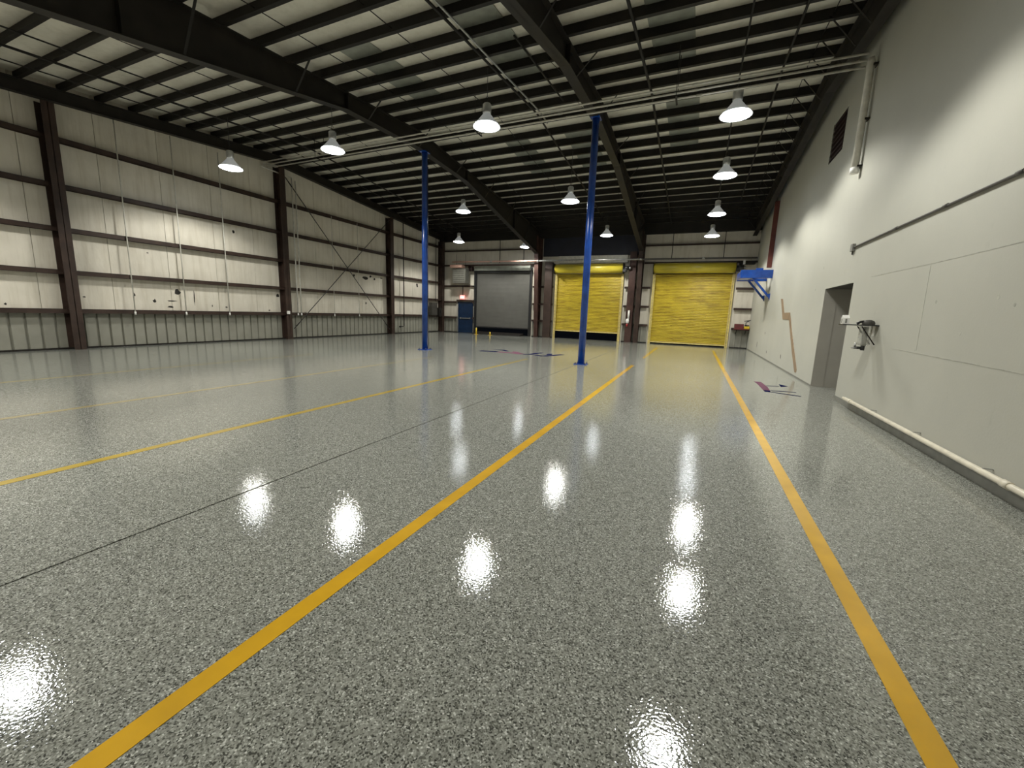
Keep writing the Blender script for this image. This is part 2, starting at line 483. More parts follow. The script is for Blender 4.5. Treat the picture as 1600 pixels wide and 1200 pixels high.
# ================================================================== BACK WALL
DOORS = dict(exit=(-15.40, -14.22, 0.0, 2.13), grey=(-14.0, -9.95, 0.0, 4.13), ya=(-8.30, -4.12, 0.0, 4.0), yb=(-2.45, 1.72, 0.0, 4.0))
mb = MB()
xs = [XL - .2, -15.40, -14.22, -14.0, -9.95, -8.30, -4.12, -2.45, 1.72, 4.6]
tops = [None, 2.13, None, 4.13, None, 4.0, None, 4.0, None]
for a, c, tp in zip(xs[:-1], xs[1:], tops):
    mb.box(a, c, YB, YB + .2, 0 if tp is None else tp, 8.0)
wb = struct(mb.build('wall_back', 'wall_vinyl'))
# lower metal sheets and girts between the doors
GAPS = [(-16.6, -15.46), (-9.80, -8.42), (-4.02, -2.55), (1.83, XR)]
for a, c in GAPS + [(-14.19, -14.03)]:
    n = max(1, int(round((c - a) / .3)))
    prof = []
    for i in range(n):
        d = (c - a) / n; x = a + d * i
        prof += [(x, 0), (x + d * .62, 0), (x + d * .72, .03), (x + d * .9, .03)]
    prof.append((c, 0)); k = len(prof)
    mb = MB().add([(x, YB - .005 - p, z) for z in (.04, 1.06) for x, p in prof], [(i, i + 1, k + i + 1, k + i) for i in range(k - 1)])
    mb.build('wainscot_sheet', 'wainscot_paint', wb)
    for z in (1.10, 2.16, 3.24):
        if a < -16 and z < 2: pass
        MB().box(a, c, YB - .18, YB - .001, z - .008, z).box(a, c, YB - .18, YB - .172, z - .12, z).build('girt', 'steel_brown', wb)
    MB().box(a, c, YB - .06, YB - .001, .001, .05).build('base_channel', 'steel_dark', wb)
MB().box(-15.46, -14.03, YB - .18, YB - .001, 3.14, 3.24).build('girt', 'steel_brown', wb)
MB().box(-15.46, -14.03, YB - .18, YB - .001, 2.17, 2.27).build('girt', 'steel_brown', wb)
for a, c in ((-16.6, -9.6), (-3.0, XR)):
    for z in (5.58, 4.62):
        MB().box(a, c, YB - .16, YB - .001, z - .008, z).box(a, c, YB - .16, YB - .152, z - .10, z).build('girt', 'steel_brown', wb)
for x in (-12.2, -10.5):
    MB().box(x - .02, x + .02, YB - .19, YB - .162, 4.7, 6.3).build('hanger_strut', 'steel_dark', wb)
for x in (-1.55, 1.05):
    MB().box(x - .018, x + .018, YB - .30, YB - .265, 4.75, 6.4).build('hanger_strut', 'steel_dark', wb)
# dark sheet over the middle bay, pale header strip under it
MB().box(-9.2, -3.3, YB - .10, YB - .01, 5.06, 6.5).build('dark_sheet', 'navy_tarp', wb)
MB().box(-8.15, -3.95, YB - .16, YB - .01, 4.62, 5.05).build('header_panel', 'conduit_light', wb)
# frame columns against the far wall
def tapered(x, wid, yb, yt, z1, mat):
    mb = MB()
    mb.hexa([(x - .008, yb, 0), (x + .008, yb, 0), (x + .008, YB - .01, 0), (x - .008, YB - .01, 0), (x - .008, yt, z1), (x + .008, yt, z1), (x + .008, YB - .01, z1), (x - .008, YB - .01, z1)])
    mb.hexa([(x - wid / 2, yb, 0), (x + wid / 2, yb, 0), (x + wid / 2, yb + .018, 0), (x - wid / 2, yb + .018, 0), (x - wid / 2, yt, z1), (x + wid / 2, yt, z1), (x + wid / 2, yt + .018, z1), (x - wid / 2, yt + .018, z1)])
    mb.box(x - wid / 2, x + wid / 2, YB - .03, YB - .012, 0, z1)
    return mb.build('steel_column', mat, wb)
tapered(-9.40, .26, 25.60, 25.05, 6.2, 'steel_redbrown')
tapered(-3.15, .24, 25.60, 25.05, 6.2, 'steel_brown')
icol2 = MB().box(-3.80, -3.42, YB - .36, YB - .34, 0, 5.2).box(-3.62, -3.60, YB - .34, YB - .02, 0, 5.2).box(-3.80, -3.42, YB - .03, YB - .012, 0, 5.2).build('steel_column', 'steel_redbrown', wb)
MB().box(-8.98, -8.5, YB - .30, YB - .02, 0, 4.7).build('jamb_column', 'steel_brown', wb)

# ================================================================== RIGHT WALL
DY0, DY1, DZ = 10.10, 12.02, 2.29
VY0, VY1, VZ0, VZ1 = 12.45, 13.55, 5.45, 6.38
X2 = XR + 0.25
wr = struct(MB()
    .box(XR, X2, YF - .2, DY0, 0, 8.2).box(XR, X2, DY0, DY1, DZ, 8.2)
    .box(XR, X2, DY1, VY0, 0, 8.2).box(XR, X2, VY0, VY1, 0, VZ0).box(XR, X2, VY0, VY1, VZ1, 8.2)
    .box(XR, X2, VY1, YB, 0, 8.2)
    .build('wall_right', 'plaster'))
# passage behind the doorway
MB().box(X2, 4.5, DY1, DY1 + .1, 0, DZ + .1).box(X2, 4.5, DY0 - .1, DY0, 0, DZ + .1).box(4.4, 4.5, DY0, DY1, 0, DZ + .1).build('passage_wall', 'reveal_paint', wr)
MB().box(XR + .005, X2, DY1 - .006, DY1, 0, DZ - .001).box(XR + .005, X2, DY0, DY0 + .006, 0, DZ - .001).build('door_reveal', 'reveal_paint', wr)
MB().box(XR + .005, 4.4, DY0, DY1, DZ - .006, DZ - .001).box(X2, 4.4, DY0, DY1, DZ, DZ + .08).build('passage_ceiling', 'box_dark', wr)
MB().box(XR + .62, XR + .66, DY1 - .03, DY1 - .006, .001, .10).build('door_stop', 'black_plastic', wr)
# filled-in opening: seams and old fixing patches in the plaster
plain('plaster_seam', (0.415, 0.41, 0.358), 0.7, 0, 0.2, 8.0, 0.2)
for y0, z0, y1, z1 in ((9.25, 2.32, 7.2, 2.30), (7.2, 2.30, 4.0, 2.31), (7.21, 2.28, 7.16, 1.19), (7.9, 1.17, 4.0, 1.10)):
    MB().bar((XR - .001, y0, z0), (XR - .001, y1, z1), .003, .008).build('plaster_seam', 'plaster_seam', wr)
for y, z, r in ((6.9, 1.81, .022), (6.25, 1.44, .02), (5.73, 1.81, .025), (5.47, 1.73, .02), (7.2, 1.19, .012), (12.45, 2.81, .03), (12.94, 2.33, .03)):
    MB().prism([(XR - .0015, y + math.cos(a * .9) * r * random.uniform(.7, 1.2), z + math.sin(a * .9) * r * random.uniform(.7, 1.2)) for a in range(7)], (.0012, 0, 0)).build('filler_patch', 'plaster_seam', wr)
for y, z, h in ((20.18, .96, .12), (22.1, .30, .30), (16.2, .29, .16), (19.2, .25, .12)):
    MB().prism([(XR - .0015, y - .05, z), (XR - .0015, y + .04, z + h * .3), (XR - .0015, y + .05, z + h), (XR - .0015, y - .03, z + h * .8)], (.0012, 0, 0)).build('scuff', 'tear_dark', wr)
# front wall behind the camera
wf = struct(MB().box(XL - .2, 4.6, YF - .2, YF, 0, 8.2).build('wall_front', 'wall_vinyl'))
# dark vent opening high on the right wall
vt = empty('wall_vent', (XR, (VY0 + VY1) / 2, VZ0))
MB().box(.022, .06, -.55, .55, 0, VZ1 - VZ0).build('vent_back', 'maroon_dark', vt)
for i in range(7):
    z = .03 + i * .127
    MB().hexa([(-.008, -.545, z), (.021, -.545, z + .09), (.021, .545, z + .09), (-.008, .545, z), (-.008, -.545, z + .012), (.021, -.545, z + .102), (.021, .545, z + .102), (-.008, .545, z + .012)]).build('louvre_slat', 'maroon_dark', vt)
tag(vt, 'dark maroon louvred vent set high in the right wall near the ceiling', 'vent')

# ================================================================== DOORS
# exit door
d1 = empty('door_1', (-14.81, YB - .02, 0)); struct(d1)
leaf = MB().box(-.52, .52, -.02, .03, .01, 2.06).build('door_leaf', 'blue_door', d1)
MB().box(-.60, -.52, -.06, .10, 0, 2.12).box(.52, .60, -.06, .10, 0, 2.12).box(-.60, .60, -.06, .10, 2.06, 2.13).build('door_frame', 'blue_door', d1)
MB().box(-.40, .40, -.09, -.05, .98, 1.03).box(-.42, -.34, -.06, -.02, .95, 1.06).box(.34, .42, -.06, -.02, .95, 1.06).build('push_bar', 'galvanised', leaf)
MB().box(-.58, -.54, -.075, -.061, .05, 2.0).build('edge_strip', 'galvanised', d1)
d1['label'] = 'dark blue steel exit door in the far left corner'

def shutter(n, x0, x1, z0, z1, mat, hood_mat, guide_mat, hood_r, label, motor, deep=1.0):
    """roller shutter: slatted curtain, barrel hood, side guides, bottom bar, motor"""
    d = empty('door_%d' % n, ((x0 + x1) / 2, YB - .05, 0)); struct(d)
    hw = (x1 - x0) / 2
    # interlocking curved slats
    pitch = 0.085
    k = int((z1 - z0) / pitch)
    prof = []
    for i in range(k):
        za = z0 + (z1 - z0) * i / k; h = (z1 - z0) / k
        prof += [(0.0, za), (-.016 * deep, za + h * .25), (-.022 * deep, za + h * .5), (-.016 * deep, za + h * .78), (0.0, za + h * .93)]
    prof.append((0, z1))
    m = len(prof)
    vs = [(x, y, z) for x in (-hw, hw) for y, z in prof] + [(x, .02, z) for x in (-hw, hw) for z in (z0, z1)]
    fs = [(i, i + 1, m + i + 1, m + i) for i in range(m - 1)]
    fs.append((2 * m, 2 * m + 1, 2 * m + 3, 2 * m + 2))
    cu = MB().add(vs, fs).build('curtain', mat, d)
    cu['kind'] = 'stuff'
    MB().box(-hw, hw, -.045, .03, z0 - .07, z0).build('bottom_bar', guide_mat, d)
    for s in (-1, 1):
        MB().box(min(s * hw, s * (hw + .09)), max(s * hw, s * (hw + .09)), -.10, .02, .001, z1 + .05).box(min(s * (hw - .04), s * (hw + .02)), max(s * (hw - .04), s * (hw + .02)), -.10, -.085, .001, z1).build('side_guide', guide_mat, d)
    if hood_r:
        zc = z1 + hood_r + .02
        MB().tube([(-hw - .06, -.12 - hood_r * .6, zc), (hw + .06, -.12 - hood_r * .6, zc)], hood_r, 28).build('barrel_hood', hood_mat, d)
        for s in (-1, 1):
            MB().box(min(s * (hw + .062), s * (hw + .085)), max(s * (hw + .062), s * (hw + .085)), -.30 - hood_r, .03, z1 - .02, zc + hood_r + .02).build('end_bracket', 'steel_dark', d)
        if motor:
            mo = MB().tube([(hw + .10, -.42, zc), (hw + .42, -.42, zc)], .11, 16).box(hw + .09, hw + .26, -.56, -.28, zc - .22, zc - .05).build('motor', 'black_plastic', d)
            MB().tube([(hw + .42, -.42, zc), (hw + .50, -.42, zc)], .085, 16).build('motor_cap', 'galvanised', mo)
    d['label'] = label
    return d
d2 = shutter(2, -13.95, -10.0, .50, 4.08, 'grey_shutter', 'grey_shutter', 'black_plastic', 0, 'wide grey roller shutter in the far wall beside the exit door', False, 0.15)
MB().box(-2.10, -1.975, -.14, .02, .001, 4.42).box(1.975, 2.10, -.14, .02, .001, 4.42).box(-2.1, 2.1, -.16, .02, 4.08, 4.20).build('black_surround', 'black_plastic', d2)
MB().box(-2.0, 2.0, -.30, -.02, 4.20, 4.58).build('header_box', 'skylight_dull', d2)
MB().tube([(-2.32, -.30, 4.32), (-2.12, -.30, 4.32)], .16, 16).box(-2.42, -2.30, -.42, -.18, 4.2, 4.5).build('motor', 'maroon_dark', d2)
MB().tube([(-1.9, -.02, 4.32), (1.9, -.02, 4.32)], .05, 10).build('shaft', 'steel_dark', d2)
d3 = shutter(3, -8.22, -4.20, .53, 3.98, 'shutter_yellow', 'hood_yellow', 'guide_cream', .27, 'yellow roller shutter half hidden by the blue column, black gap below', True)
d4 = shutter(4, -2.37, 1.64, .14, 3.95, 'shutter_yellow', 'hood_yellow', 'guide_cream', .28, 'yellow roller shutter nearest the right wall, closed almost to the floor', True)
# ================================================================== STANDING COLUMNS
def blue_column(x, y, label):
    c = empty('support_column', (x, y, 0))
    zt = 6.97
    MB().tube([(0, 0, .02), (0, 0, zt)], .105, 24).build('shaft', 'blue_paint', c)
    MB().box(-.19, .19, -.19, .19, .001, .022).build('base_plate', 'blue_paint', c)
    MB().box(-.13, .13, -.17, .17, zt, zt + .02).build('cap_plate', 'blue_paint', c)
    for sx in (-1, 1):
        for sy in (-1, 1):
            MB().tube([(sx * .145, sy * .145, .022), (sx * .145, sy * .145, .07)], .016, 6).build('anchor_bolt', 'black_plastic', c)
    tag(c, label, 'column')
    return c
blue_column(-3.12, 12.70, 'glossy blue round steel column in front of the yellow shutter')
c2 = blue_column(-9.36, 13.35, 'glossy blue round steel column farther left, with a cord down its side')
MB().tube([(.125, .02, 6.5), (.125, .02, 1.2), (.13, .02, .5), (.16, .02, .3), (.12, .02, .05)], .012, 8).build('power_cord', 'black_plastic', c2)

# ================================================================== FLOOR MARKINGS
def line(x, y0, y1, mat, label):
    o = MB().box(x - .052, x + .052, y0, y1, 0.0003, .0022).build('floor_line', mat)
    tag(o, label, 'floor line')
line(0.935, YF + .1, 22.7, 'line_yellow', 'bright yellow floor line closest to the right wall')
line(-1.665, YF + .1, 13.5, 'line_yellow', 'broad bright yellow floor line running from the lower left corner of the view')
line(-1.64, 16.2, 22.6, 'line_yellow', 'short bright yellow floor line piece leading to the yellow shutter nearest the right wall')
line(-5.01, YF + .1, 12.95, 'line_sheen', 'yellow floor line between the two blue columns, just left of the dark floor joint')
line(-4.98, 16.2, 21.0, 'line_faded', 'faint short yellow floor line in front of the half hidden yellow shutter')
line(-7.69, YF + .1, 11.4, 'line_faded', 'pale yellow floor line second from the left wall')
line(-10.95, YF + .1, 9.6, 'line_faded', 'thin pale floor line nearest the left wall')

def ribbon(mb, pts, wd, z0=.0004, z1=.002):
    for (xa, ya), (xb, yb) in zip(pts[:-1], pts[1:]):
        mb.bar((xa, ya, (z0 + z1) / 2), (xb, yb, (z0 + z1) / 2), wd, z1 - z0)
    return mb
def flat(mb, pts):
    return mb.prism([(x, y, .0004) for x, y in pts], (0, 0, .0016))
e1 = empty('floor_emblem', (0, 0, 0))
flat(MB(), [(1.50, 11.98), (1.66, 12.02), (1.69, 11.15), (1.66, 10.6), (1.53, 10.6), (1.53, 10.95), (1.53, 11.71)]).build('emblem_red_mark', 'emblem_red', e1)
flat(MB(), [(1.53, 10.599), (1.66, 10.599), (1.64, 10.36), (1.53, 10.38)]).build('emblem_blue_mark', 'emblem_blue', e1)
ribbon(MB(), [(1.665, 10.58), (1.91, 10.68), (2.16, 10.66)], .07).build('emblem_stroke', 'emblem_blue', e1)
ribbon(MB(), [(1.65, 10.40), (1.91, 10.27), (2.15, 10.16)], .08).build('emblem_stroke', 'emblem_blue', e1)
ribbon(MB(), [(1.70, 11.36), (1.97, 11.48)], .05).build('emblem_stroke', 'emblem_blue', e1)
flat(MB(), [(2.02, 11.85), (2.17, 11.58), (1.99, 11.38)]).build('emblem_arrow', 'emblem_blue', e1)
tag(e1, 'red and blue emblem painted on the floor beside the right doorway', 'floor emblem')
e2 = empty('floor_emblem', (0, 0, 0))
ribbon(MB(), [(-6.8, 14.51), (-6.25, 14.55), (-5.77, 14.33)], .34).build('emblem_red_mark', 'emblem_red', e2)
flat(MB(), [(-6.5, 15.11), (-6.2, 15.05), (-5.78, 14.47), (-6.24, 14.67)]).build('emblem_red_mark', 'emblem_red', e2)
ribbon(MB(), [(-7.56, 14.44), (-6.85, 14.505)], .32).build('emblem_stroke', 'emblem_blue', e2)
ribbon(MB(), [(-5.72, 14.34), (-5.51, 14.40), (-5.42, 15.1), (-5.32, 15.4)], .20).build('emblem_stroke', 'emblem_blue', e2)
ribbon(MB(), [(-5.24, 14.33), (-4.9, 14.22), (-4.7, 14.63), (-4.48, 15.29)], .22).build('emblem_stroke', 'emblem_blue', e2)
flat(MB(), [(-5.06, 15.15), (-4.89, 15.30), (-4.78, 14.88), (-4.93, 14.70)]).build('emblem_blue_mark', 'emblem_blue', e2)
flat(MB(), [(-7.37, 15.19), (-7.01, 15.51), (-6.61, 15.13), (-6.71, 14.95), (-7.0, 15.26)]).build('emblem_stroke', 'emblem_blue', e2)
tag(e2, 'red and dark blue emblem painted on the floor between the blue columns', 'floor emblem')

# ================================================================== LAMPS
def make_lamp():
    r = empty('high_bay_lamp')
    # flared reflector, open below
    MB().lathe([(.075, .30), (.10, .26), (.19, .15), (.30, .03), (.335, 0), (.345, .004), (.31, .035), (.20, .158), (.11, .27), (.085, .305)]).build('reflector', 'lamp_shade_glow', r)
    MB().lathe([(0.0, -.045), (.12, -.040), (.24, -.022), (.318, .004), (.318, .03), (0, .03)]).build('lens', 'lamp_lens', r)
    bh = MB().lathe([(0, .30), (.095, .30), (.105, .32), (.105, .50), (.08, .53), (0, .53)]).build('ballast_housing', 'aluminium', r)
    MB().tube([(0, 0, .53), (0, 0, .60)], .012, 8).tube([(-.03, 0, .60), (-.03, 0, .66), (0, 0, .69), (.03, 0, .66), (.03, 0, .61)], .008, 6).build('hook', 'steel_dark', bh)
    return r
proto = make_lamp()
cord_me = piece_mesh(MB().tube([(0, 0, 0), (0, 0, 1)], .008, 6), 'cord', 'black_plastic')
LAMPS = [
    (-14.12, 9.55, 5.75, 'bright high bay lamp hanging nearest the left wall'),
    (-10.33, 10.10, 6.05, 'bright high bay lamp left of the nearer roof beam, beside the overhead pipes'),
    (-5.19, 10.01, 6.00, 'large bright high bay lamp touching the overhead pipes, between the two blue columns'),
    (0.385, 11.40, 6.05, 'largest bright high bay lamp, right of the blue column near the overhead pipes'),
    (0.40, 14.95, 5.80, 'high bay lamp second nearest in the row beside the right wall'),
    (-10.06, 17.30, 5.90, 'high bay lamp seen just right of the farther left blue column'),
    (-4.65, 15.76, 5.60, 'high bay lamp seen just left of the blue column, ahead of the yellow shutter'),
    (0.37, 19.15, 5.60, 'high bay lamp third nearest in the row beside the right wall'),
    (-4.75, 23.22, 5.70, 'bluish high bay lamp in front of the dark sheet over the half hidden yellow shutter'),
    (-13.56, 22.85, 5.60, 'small high bay lamp in the far left corner above the exit door'),
    (-9.76, 24.20, 5.40, 'small high bay lamp above the grey shutter near the far wall'),
    (0.33, 22.76, 5.40, 'farthest high bay lamp beside the right wall, above the yellow shutter'),
    (0.16, 6.30, 5.60, 'high bay lamp beside the right wall, above the view, mirrored in the floor bottom centre'),
    (-10.45, 2.50, 5.60, 'high bay lamp out of view left, mirrored in the lower left floor'),
    (-14.30, 2.60, 5.60, 'added high bay lamp out of view beside the left wall, lighting the near floor'),  # unseen lamp, added to light the left foreground
    (-5.10, 1.20, 5.60, 'added high bay lamp out of view at the camera end, brightening the foreground'),  # extra lamp outside the view, put in to brighten the near end
]
parts0 = list(proto.children)
for i, (x, y, z, label) in enumerate(LAMPS):
    if i == 0:
        r = proto
    else:
        r = proto.copy(); COL.objects.link(r)
        for c in parts0:
            q = c.copy(); COL.objects.link(q); q.parent = r
            for g in c.children:
                h = g.copy(); COL.objects.link(h); h.parent = q
    r.location = (x, y, z - .01)
    tag(r, label, 'ceiling lamp', 'high bay lamps')
    share('cord', cord_me, r, (0, 0, .68), (0, 0, 0), (1, 1, max(.2, z_pur(x, y) - .0 - (z + .67))))
    ld = bpy.data.lights.new('lamp_light', 'SPOT')
    ld.energy = LAMP_W; ld.spot_size = math.radians(141); ld.spot_blend = 0.32
    ld.shadow_soft_size = 0.28
    ld.color = (1.0, 0.985, 0.905)
    lo = bpy.data.objects.new('lamp_light', ld)
    COL.objects.link(lo); lo.parent = r; lo.location = (0, 0, -.06)

# ================================================================== OVERHEAD PIPES
A = Vector((2.52, 10.73, 6.46)); B = Vector((-16.40, 12.30, 6.93))
offs = [(0, 0, .09), (.0, .06, .0), (.0, .12, -.09)]
names = ['upper', 'middle', 'lower']
for k, (ox, oy, oz) in enumerate(offs):
    a = A + Vector((0, oy - .02, oz)); c = B + Vector((0.0 if k < 2 else .6, oy, oz))
    p = empty('overhead_pipe', tuple(a))
    MB().tube([(0, 0, 0), tuple(c - a)], .022, 10).build('pipe', 'conduit_light', p)
    for tt in (.16, .33, .50, .67, .84):
        q = (c - a) * tt; dd = (c - a).normalized() * .06
        MB().tube([tuple(q - dd), tuple(q + dd)], .027, 10).build('coupling', 'conduit_light', p)
    tag(p, ['highest of the three long pale pipes crossing under the roof beams',
            'middle of the three long pale pipes crossing under the roof beams',
            'lowest of the three long pale pipes crossing under the roof beams'][k], 'pipe', 'overhead pipes')
for x, tt in ((-13.0, .82), (-6.2, .463), (-0.8, .18)):
    p = A + (B - A) * tt
    h = empty('pipe_hanger', tuple(p + Vector((0, .06, -.13))))
    MB().box(-.02, .02, -.22, .22, -.02, .0).build('hanger_bar', 'steel_dark', h)
    top = z_pur(p.x, p.y) + .05 - (p.z - .13)
    for yy in (-.205, .205):
        MB().tube([(0, yy, 0), (0, yy, top)], .008, 6).build('hanger_rod', 'steel_dark', h)
    tag(h, {-13.0: 'dark trapeze hanger under the overhead pipes near the left wall', -6.2: 'dark trapeze hanger under the overhead pipes between the blue columns', -0.8: 'dark trapeze hanger under the overhead pipes nearest the right wall'}[x], 'pipe hanger', 'pipe hangers')
# drop pipe on the right wall
dp = empty('drop_pipe', (XR - .10, 10.82, 4.46))
MB().tube([(0, 0, 0), (0, 0, 1.98), (-.02, 0, 2.05)], .062, 16).build('pipe', 'conduit_light', dp)
MB().tube([(0, 0, -.01), (0, 0, .10)], .074, 16).build('end_cap', 'white_plastic', dp)
for z in (.10, .95, 1.9):
    MB().box(.02, .099, -.085, .085, z, z + .03).build('pipe_strap', 'steel_dark', dp)
tag(dp, 'thick pale vertical pipe on the upper right wall, fed by the overhead pipes', 'pipe')
# pipe run on the left wall and two risers by the column
rp = MB().tube([(-16.55, 12.42, 6.95), (-16.62, 12.6, 6.96), (-16.62, 13.88, 6.90)], .028, 8).build('wall_pipe', 'conduit_light')
tag(rp, 'short pale pipe high on the left wall where the overhead pipes end', 'pipe')
for k, (y, lab) in enumerate(((13.86, 'white riser pipe directly beside the second left wall column'), (14.04, 'white riser pipe farther from the second left wall column, the outer of the pair'))):
    p = empty('riser_pipe', (-16.61, y, 1.08))
    MB().tube([(0, 0, 0), (0, 0, 5.85 - .1 * k)], .026, 10).build('pipe', 'conduit_light', p)
    MB().tube([(0, 0, -.03), (0, 0, .06)], .034, 10).build('end_cap', 'white_plastic', p)
    tag(p, lab, 'pipe')
for k, (y, z1, lab) in enumerate(((7.75, 6.9, 'thin pale drop conduit on the left wall, nearest of the three'), (9.25, 6.9, 'thin pale drop conduit on the left wall, middle of the three'), (10.78, 6.9, 'thin pale drop conduit on the left wall, farthest of the three'), (16.0, 5.8, 'faint thin drop conduit behind the left arm of the cross bracing'), (17.7, 5.8, 'faint thin drop conduit beside the middle of the cross bracing'))):
    p = empty('drop_conduit', (-16.62, y, 1.07))
    MB().tube([(0, 0, 0), (0, 0, z1 - 1.07)], .017 if k < 3 else .012, 8).build('conduit', 'conduit_light', p)
    MB().tube([(0, 0, -.05), (0, 0, .05)], .028, 8).build('end_fitting', 'white_plastic', p)
    tag(p, lab, 'conduit', 'drop conduits on the left wall')
jb = MB().box(-16.479, -16.40, 13.17, 13.28, 1.10, 1.24).build('junction_box', 'white_plastic', bevel=.01)
tag(jb, 'small white box on the second left wall column at girt height', 'junction box')
# cross bracing rods
for k, (p, q, lab) in enumerate((((-16.60, 13.55, 6.85), (-16.60, 20.15, .25), 'bracing rod sloping down towards the far wall on the left wall'), ((-16.545, 13.55, .45), (-16.545, 20.15, 6.45), 'bracing rod rising towards the far wall on the left wall'))):
    o = empty('brace_rod', p)
    d = Vector(q) - Vector(p)
    MB().tube([(0, 0, 0), tuple(d)], .020, 8).build('rod', 'conduit_grey', o)
    MB().tube([tuple(d * .02), tuple(d * .05)], .024, 8).build('turnbuckle', 'steel_dark', o)
    MB().tube([tuple(d * .95), tuple(d * .98)], .024, 8).build('turnbuckle', 'steel_dark', o)
    tag(o, lab, 'bracing rod')
# dark vertical pipe beyond the third column, with a foot
vp = empty('standpipe', (-16.62, 21.5, .42))
MB().tube([(0, 0, 6.3), (0, 0, .05), (0, -.05, 0), (0, -.35, 0)], .03, 8).build('pipe', 'steel_dark', vp)
MB().box(-.05, .05, -.42, -.34, -.05, .05).build('valve', 'black_plastic', vp)
tag(vp, 'dark vertical standpipe on the left wall behind the third column', 'pipe')
vp = MB().tube([(-16.62, 25.0, 6.7), (-16.62, 25.0, 2.1)], .022, 8).build('cable_conduit', 'steel_dark')
tag(vp, 'thin dark vertical conduit feeding the electrical box in the far left corner', 'conduit')
# electrical boxes near the far left corner
eb = empty('electrical_box', (-16.63, 24.55, 1.12))
MB().box(-.018, .22, -.34, .34, .02, .88).build('cabinet', 'box_dark', eb, .01)
dpn = MB().box(.22, .235, -.29, .29, .07, .83).build('door_panel', 'box_dark', eb)
MB().box(.235, .25, .22, .26, .42, .56).build('latch', 'black_plastic', dpn)
tag(eb, 'large grey electrical box on the left wall behind the blue column', 'electrical box')
eb = empty('electrical_box', (-16.60, 25.30, 1.05))
MB().box(-.045, .18, -.20, .20, .02, .62).build('cabinet', 'steel_dark', eb, .01)
MB().box(.18, .24, -.02, .02, .25, .45).build('lever', 'black_plastic', eb)
tag(eb, 'small dark electrical box in the far left corner', 'electrical box')

# ================================================================== THINGS ON THE FAR WALL
# exit sign
ex = empty('exit_sign', (-14.93, YB - .30, 2.30))
MB().box(-.175, .175, 0, .05, 0, .27).build('sign_box', 'exit_red', ex, .008)
cu = bpy.data.curves.new('letters', 'FONT'); cu.body = 'EXIT'; cu.size = .155; cu.align_x = 'CENTER'; cu.extrude = .003
tmp = bpy.data.objects.new('letters', cu); COL.objects.link(tmp)
dg = bpy.context.evaluated_depsgraph_get()
me = bpy.data.meshes.new_from_object(tmp.evaluated_get(dg))
bpy.data.objects.remove(tmp)
me.materials.clear(); me.materials.append(MAT['exit_letter'])
lt = bpy.data.objects.new('letters', me); COL.objects.link(lt); lt.parent = ex
lt.location = (0, -.006, .08); lt.rotation_euler = (PI / 2, 0, 0)
MB().box(-.018, .018, .05, .09, .27, .90).build('post', 'steel_dark', ex)
tag(ex, 'glowing red exit sign above the dark blue door', 'exit sign')
# unit heater
uh = empty('unit_heater', (-14.82, 25.30, 3.34))
cas = MB().box(-.52, .48, -.25, .25, 0, .95).build('casing', 'heater_grey', uh, .015)
for i in range(6):
    MB().hexa([(-.44, -.27, .12 + i * .13), (.40, -.27, .12 + i * .13), (.40, -.25, .19 + i * .13), (-.44, -.25, .19 + i * .13), (-.44, -.27, .13 + i * .13), (.40, -.27, .13 + i * .13), (.40, -.25, .20 + i * .13), (-.44, -.25, .20 + i * .13)]).build('louvre_slat', 'heater_grey', cas)
MB().box(-.62, .28, -.42, .05, 1.0, 1.17).build('top_pan', 'pink_pan', uh)
MB().tube([(-.35, 0, .95), (-.35, 0, 1.9)], .012, 6).build('hanger_rod', 'steel_dark', uh)
MB().tube([(.35, 0, .95), (.35, 0, 1.9)], .012, 6).build('hanger_rod', 'steel_dark', uh)
tag(uh, 'grey unit heater with a pinkish top pan hanging in the far left corner', 'heater')
# pipe along the far wall
fp = empty('wall_pipe', (XR - .12, 25.0, 4.66))
MB().tube([(0, 0, 0), (-5.7, 0, .02)], .045, 10).build('pipe', 'conduit_grey', fp)
MB().tube([(-5.7, 0, .02), (-11.8, 0, .03)], .045, 10).build('pipe', 'galvanised', fp)
MB().tube([(-11.8, 0, .03), (-17.9, 0, .05)], .045, 10).build('pipe', 'pink_pan', fp)
for x in (-2.5, -5.7, -9.0, -11.8, -15.0):
    MB().tube([(x - .07, 0, .02), (x + .07, 0, .02)], .06, 10).build('coupling', 'galvanised', fp)
tag(fp, 'long horizontal pipe crossing the far wall above the shutters', 'pipe')
fp = MB().tube([(-15.6, 25.35, 4.52), (-9.6, 25.35, 4.50)], .035, 10).build('wall_pipe', 'steel_redbrown')
tag(fp, 'red brown pipe above the grey shutter, below the long horizontal pipe', 'pipe')
# yellow feet and dock plate by the grey shutter
dk = empty('dock_plate', (-12.1, 25.45, 0))
MB().hexa([(-1.75, -.45, .001), (1.75, -.45, .001), (1.75, .45, .001), (-1.75, .45, .001), (-1.75, -.45, .02), (1.75, -.45, .02), (1.75, .45, .16), (-1.75, .45, .16)]).build('plate', 'steel_dark', dk)
MB().box(-1.75, 1.75, -.50, -.45, .001, .03).build('plate_edge', 'joint_dark', dk)
tag(dk, 'dark sloping dock plate in front of the grey shutter', 'dock plate')
for x, y, h, lab in ((-13.30, 24.80, .42, 'pale yellow guard post before the grey shutter, taller one'), (-12.25, 24.75, .20, 'low yellow guard post before the grey shutter, right of the taller one')):
    g = empty('guard_post', (x, y, 0))
    MB().tube([(0, 0, .01), (0, 0, h)], .045, 12).build('post', 'tool_yellow', g)
    MB().box(-.10, .10, -.10, .10, .001, .012).build('foot_plate', 'tool_yellow', g)
    tag(g, lab, 'guard post')
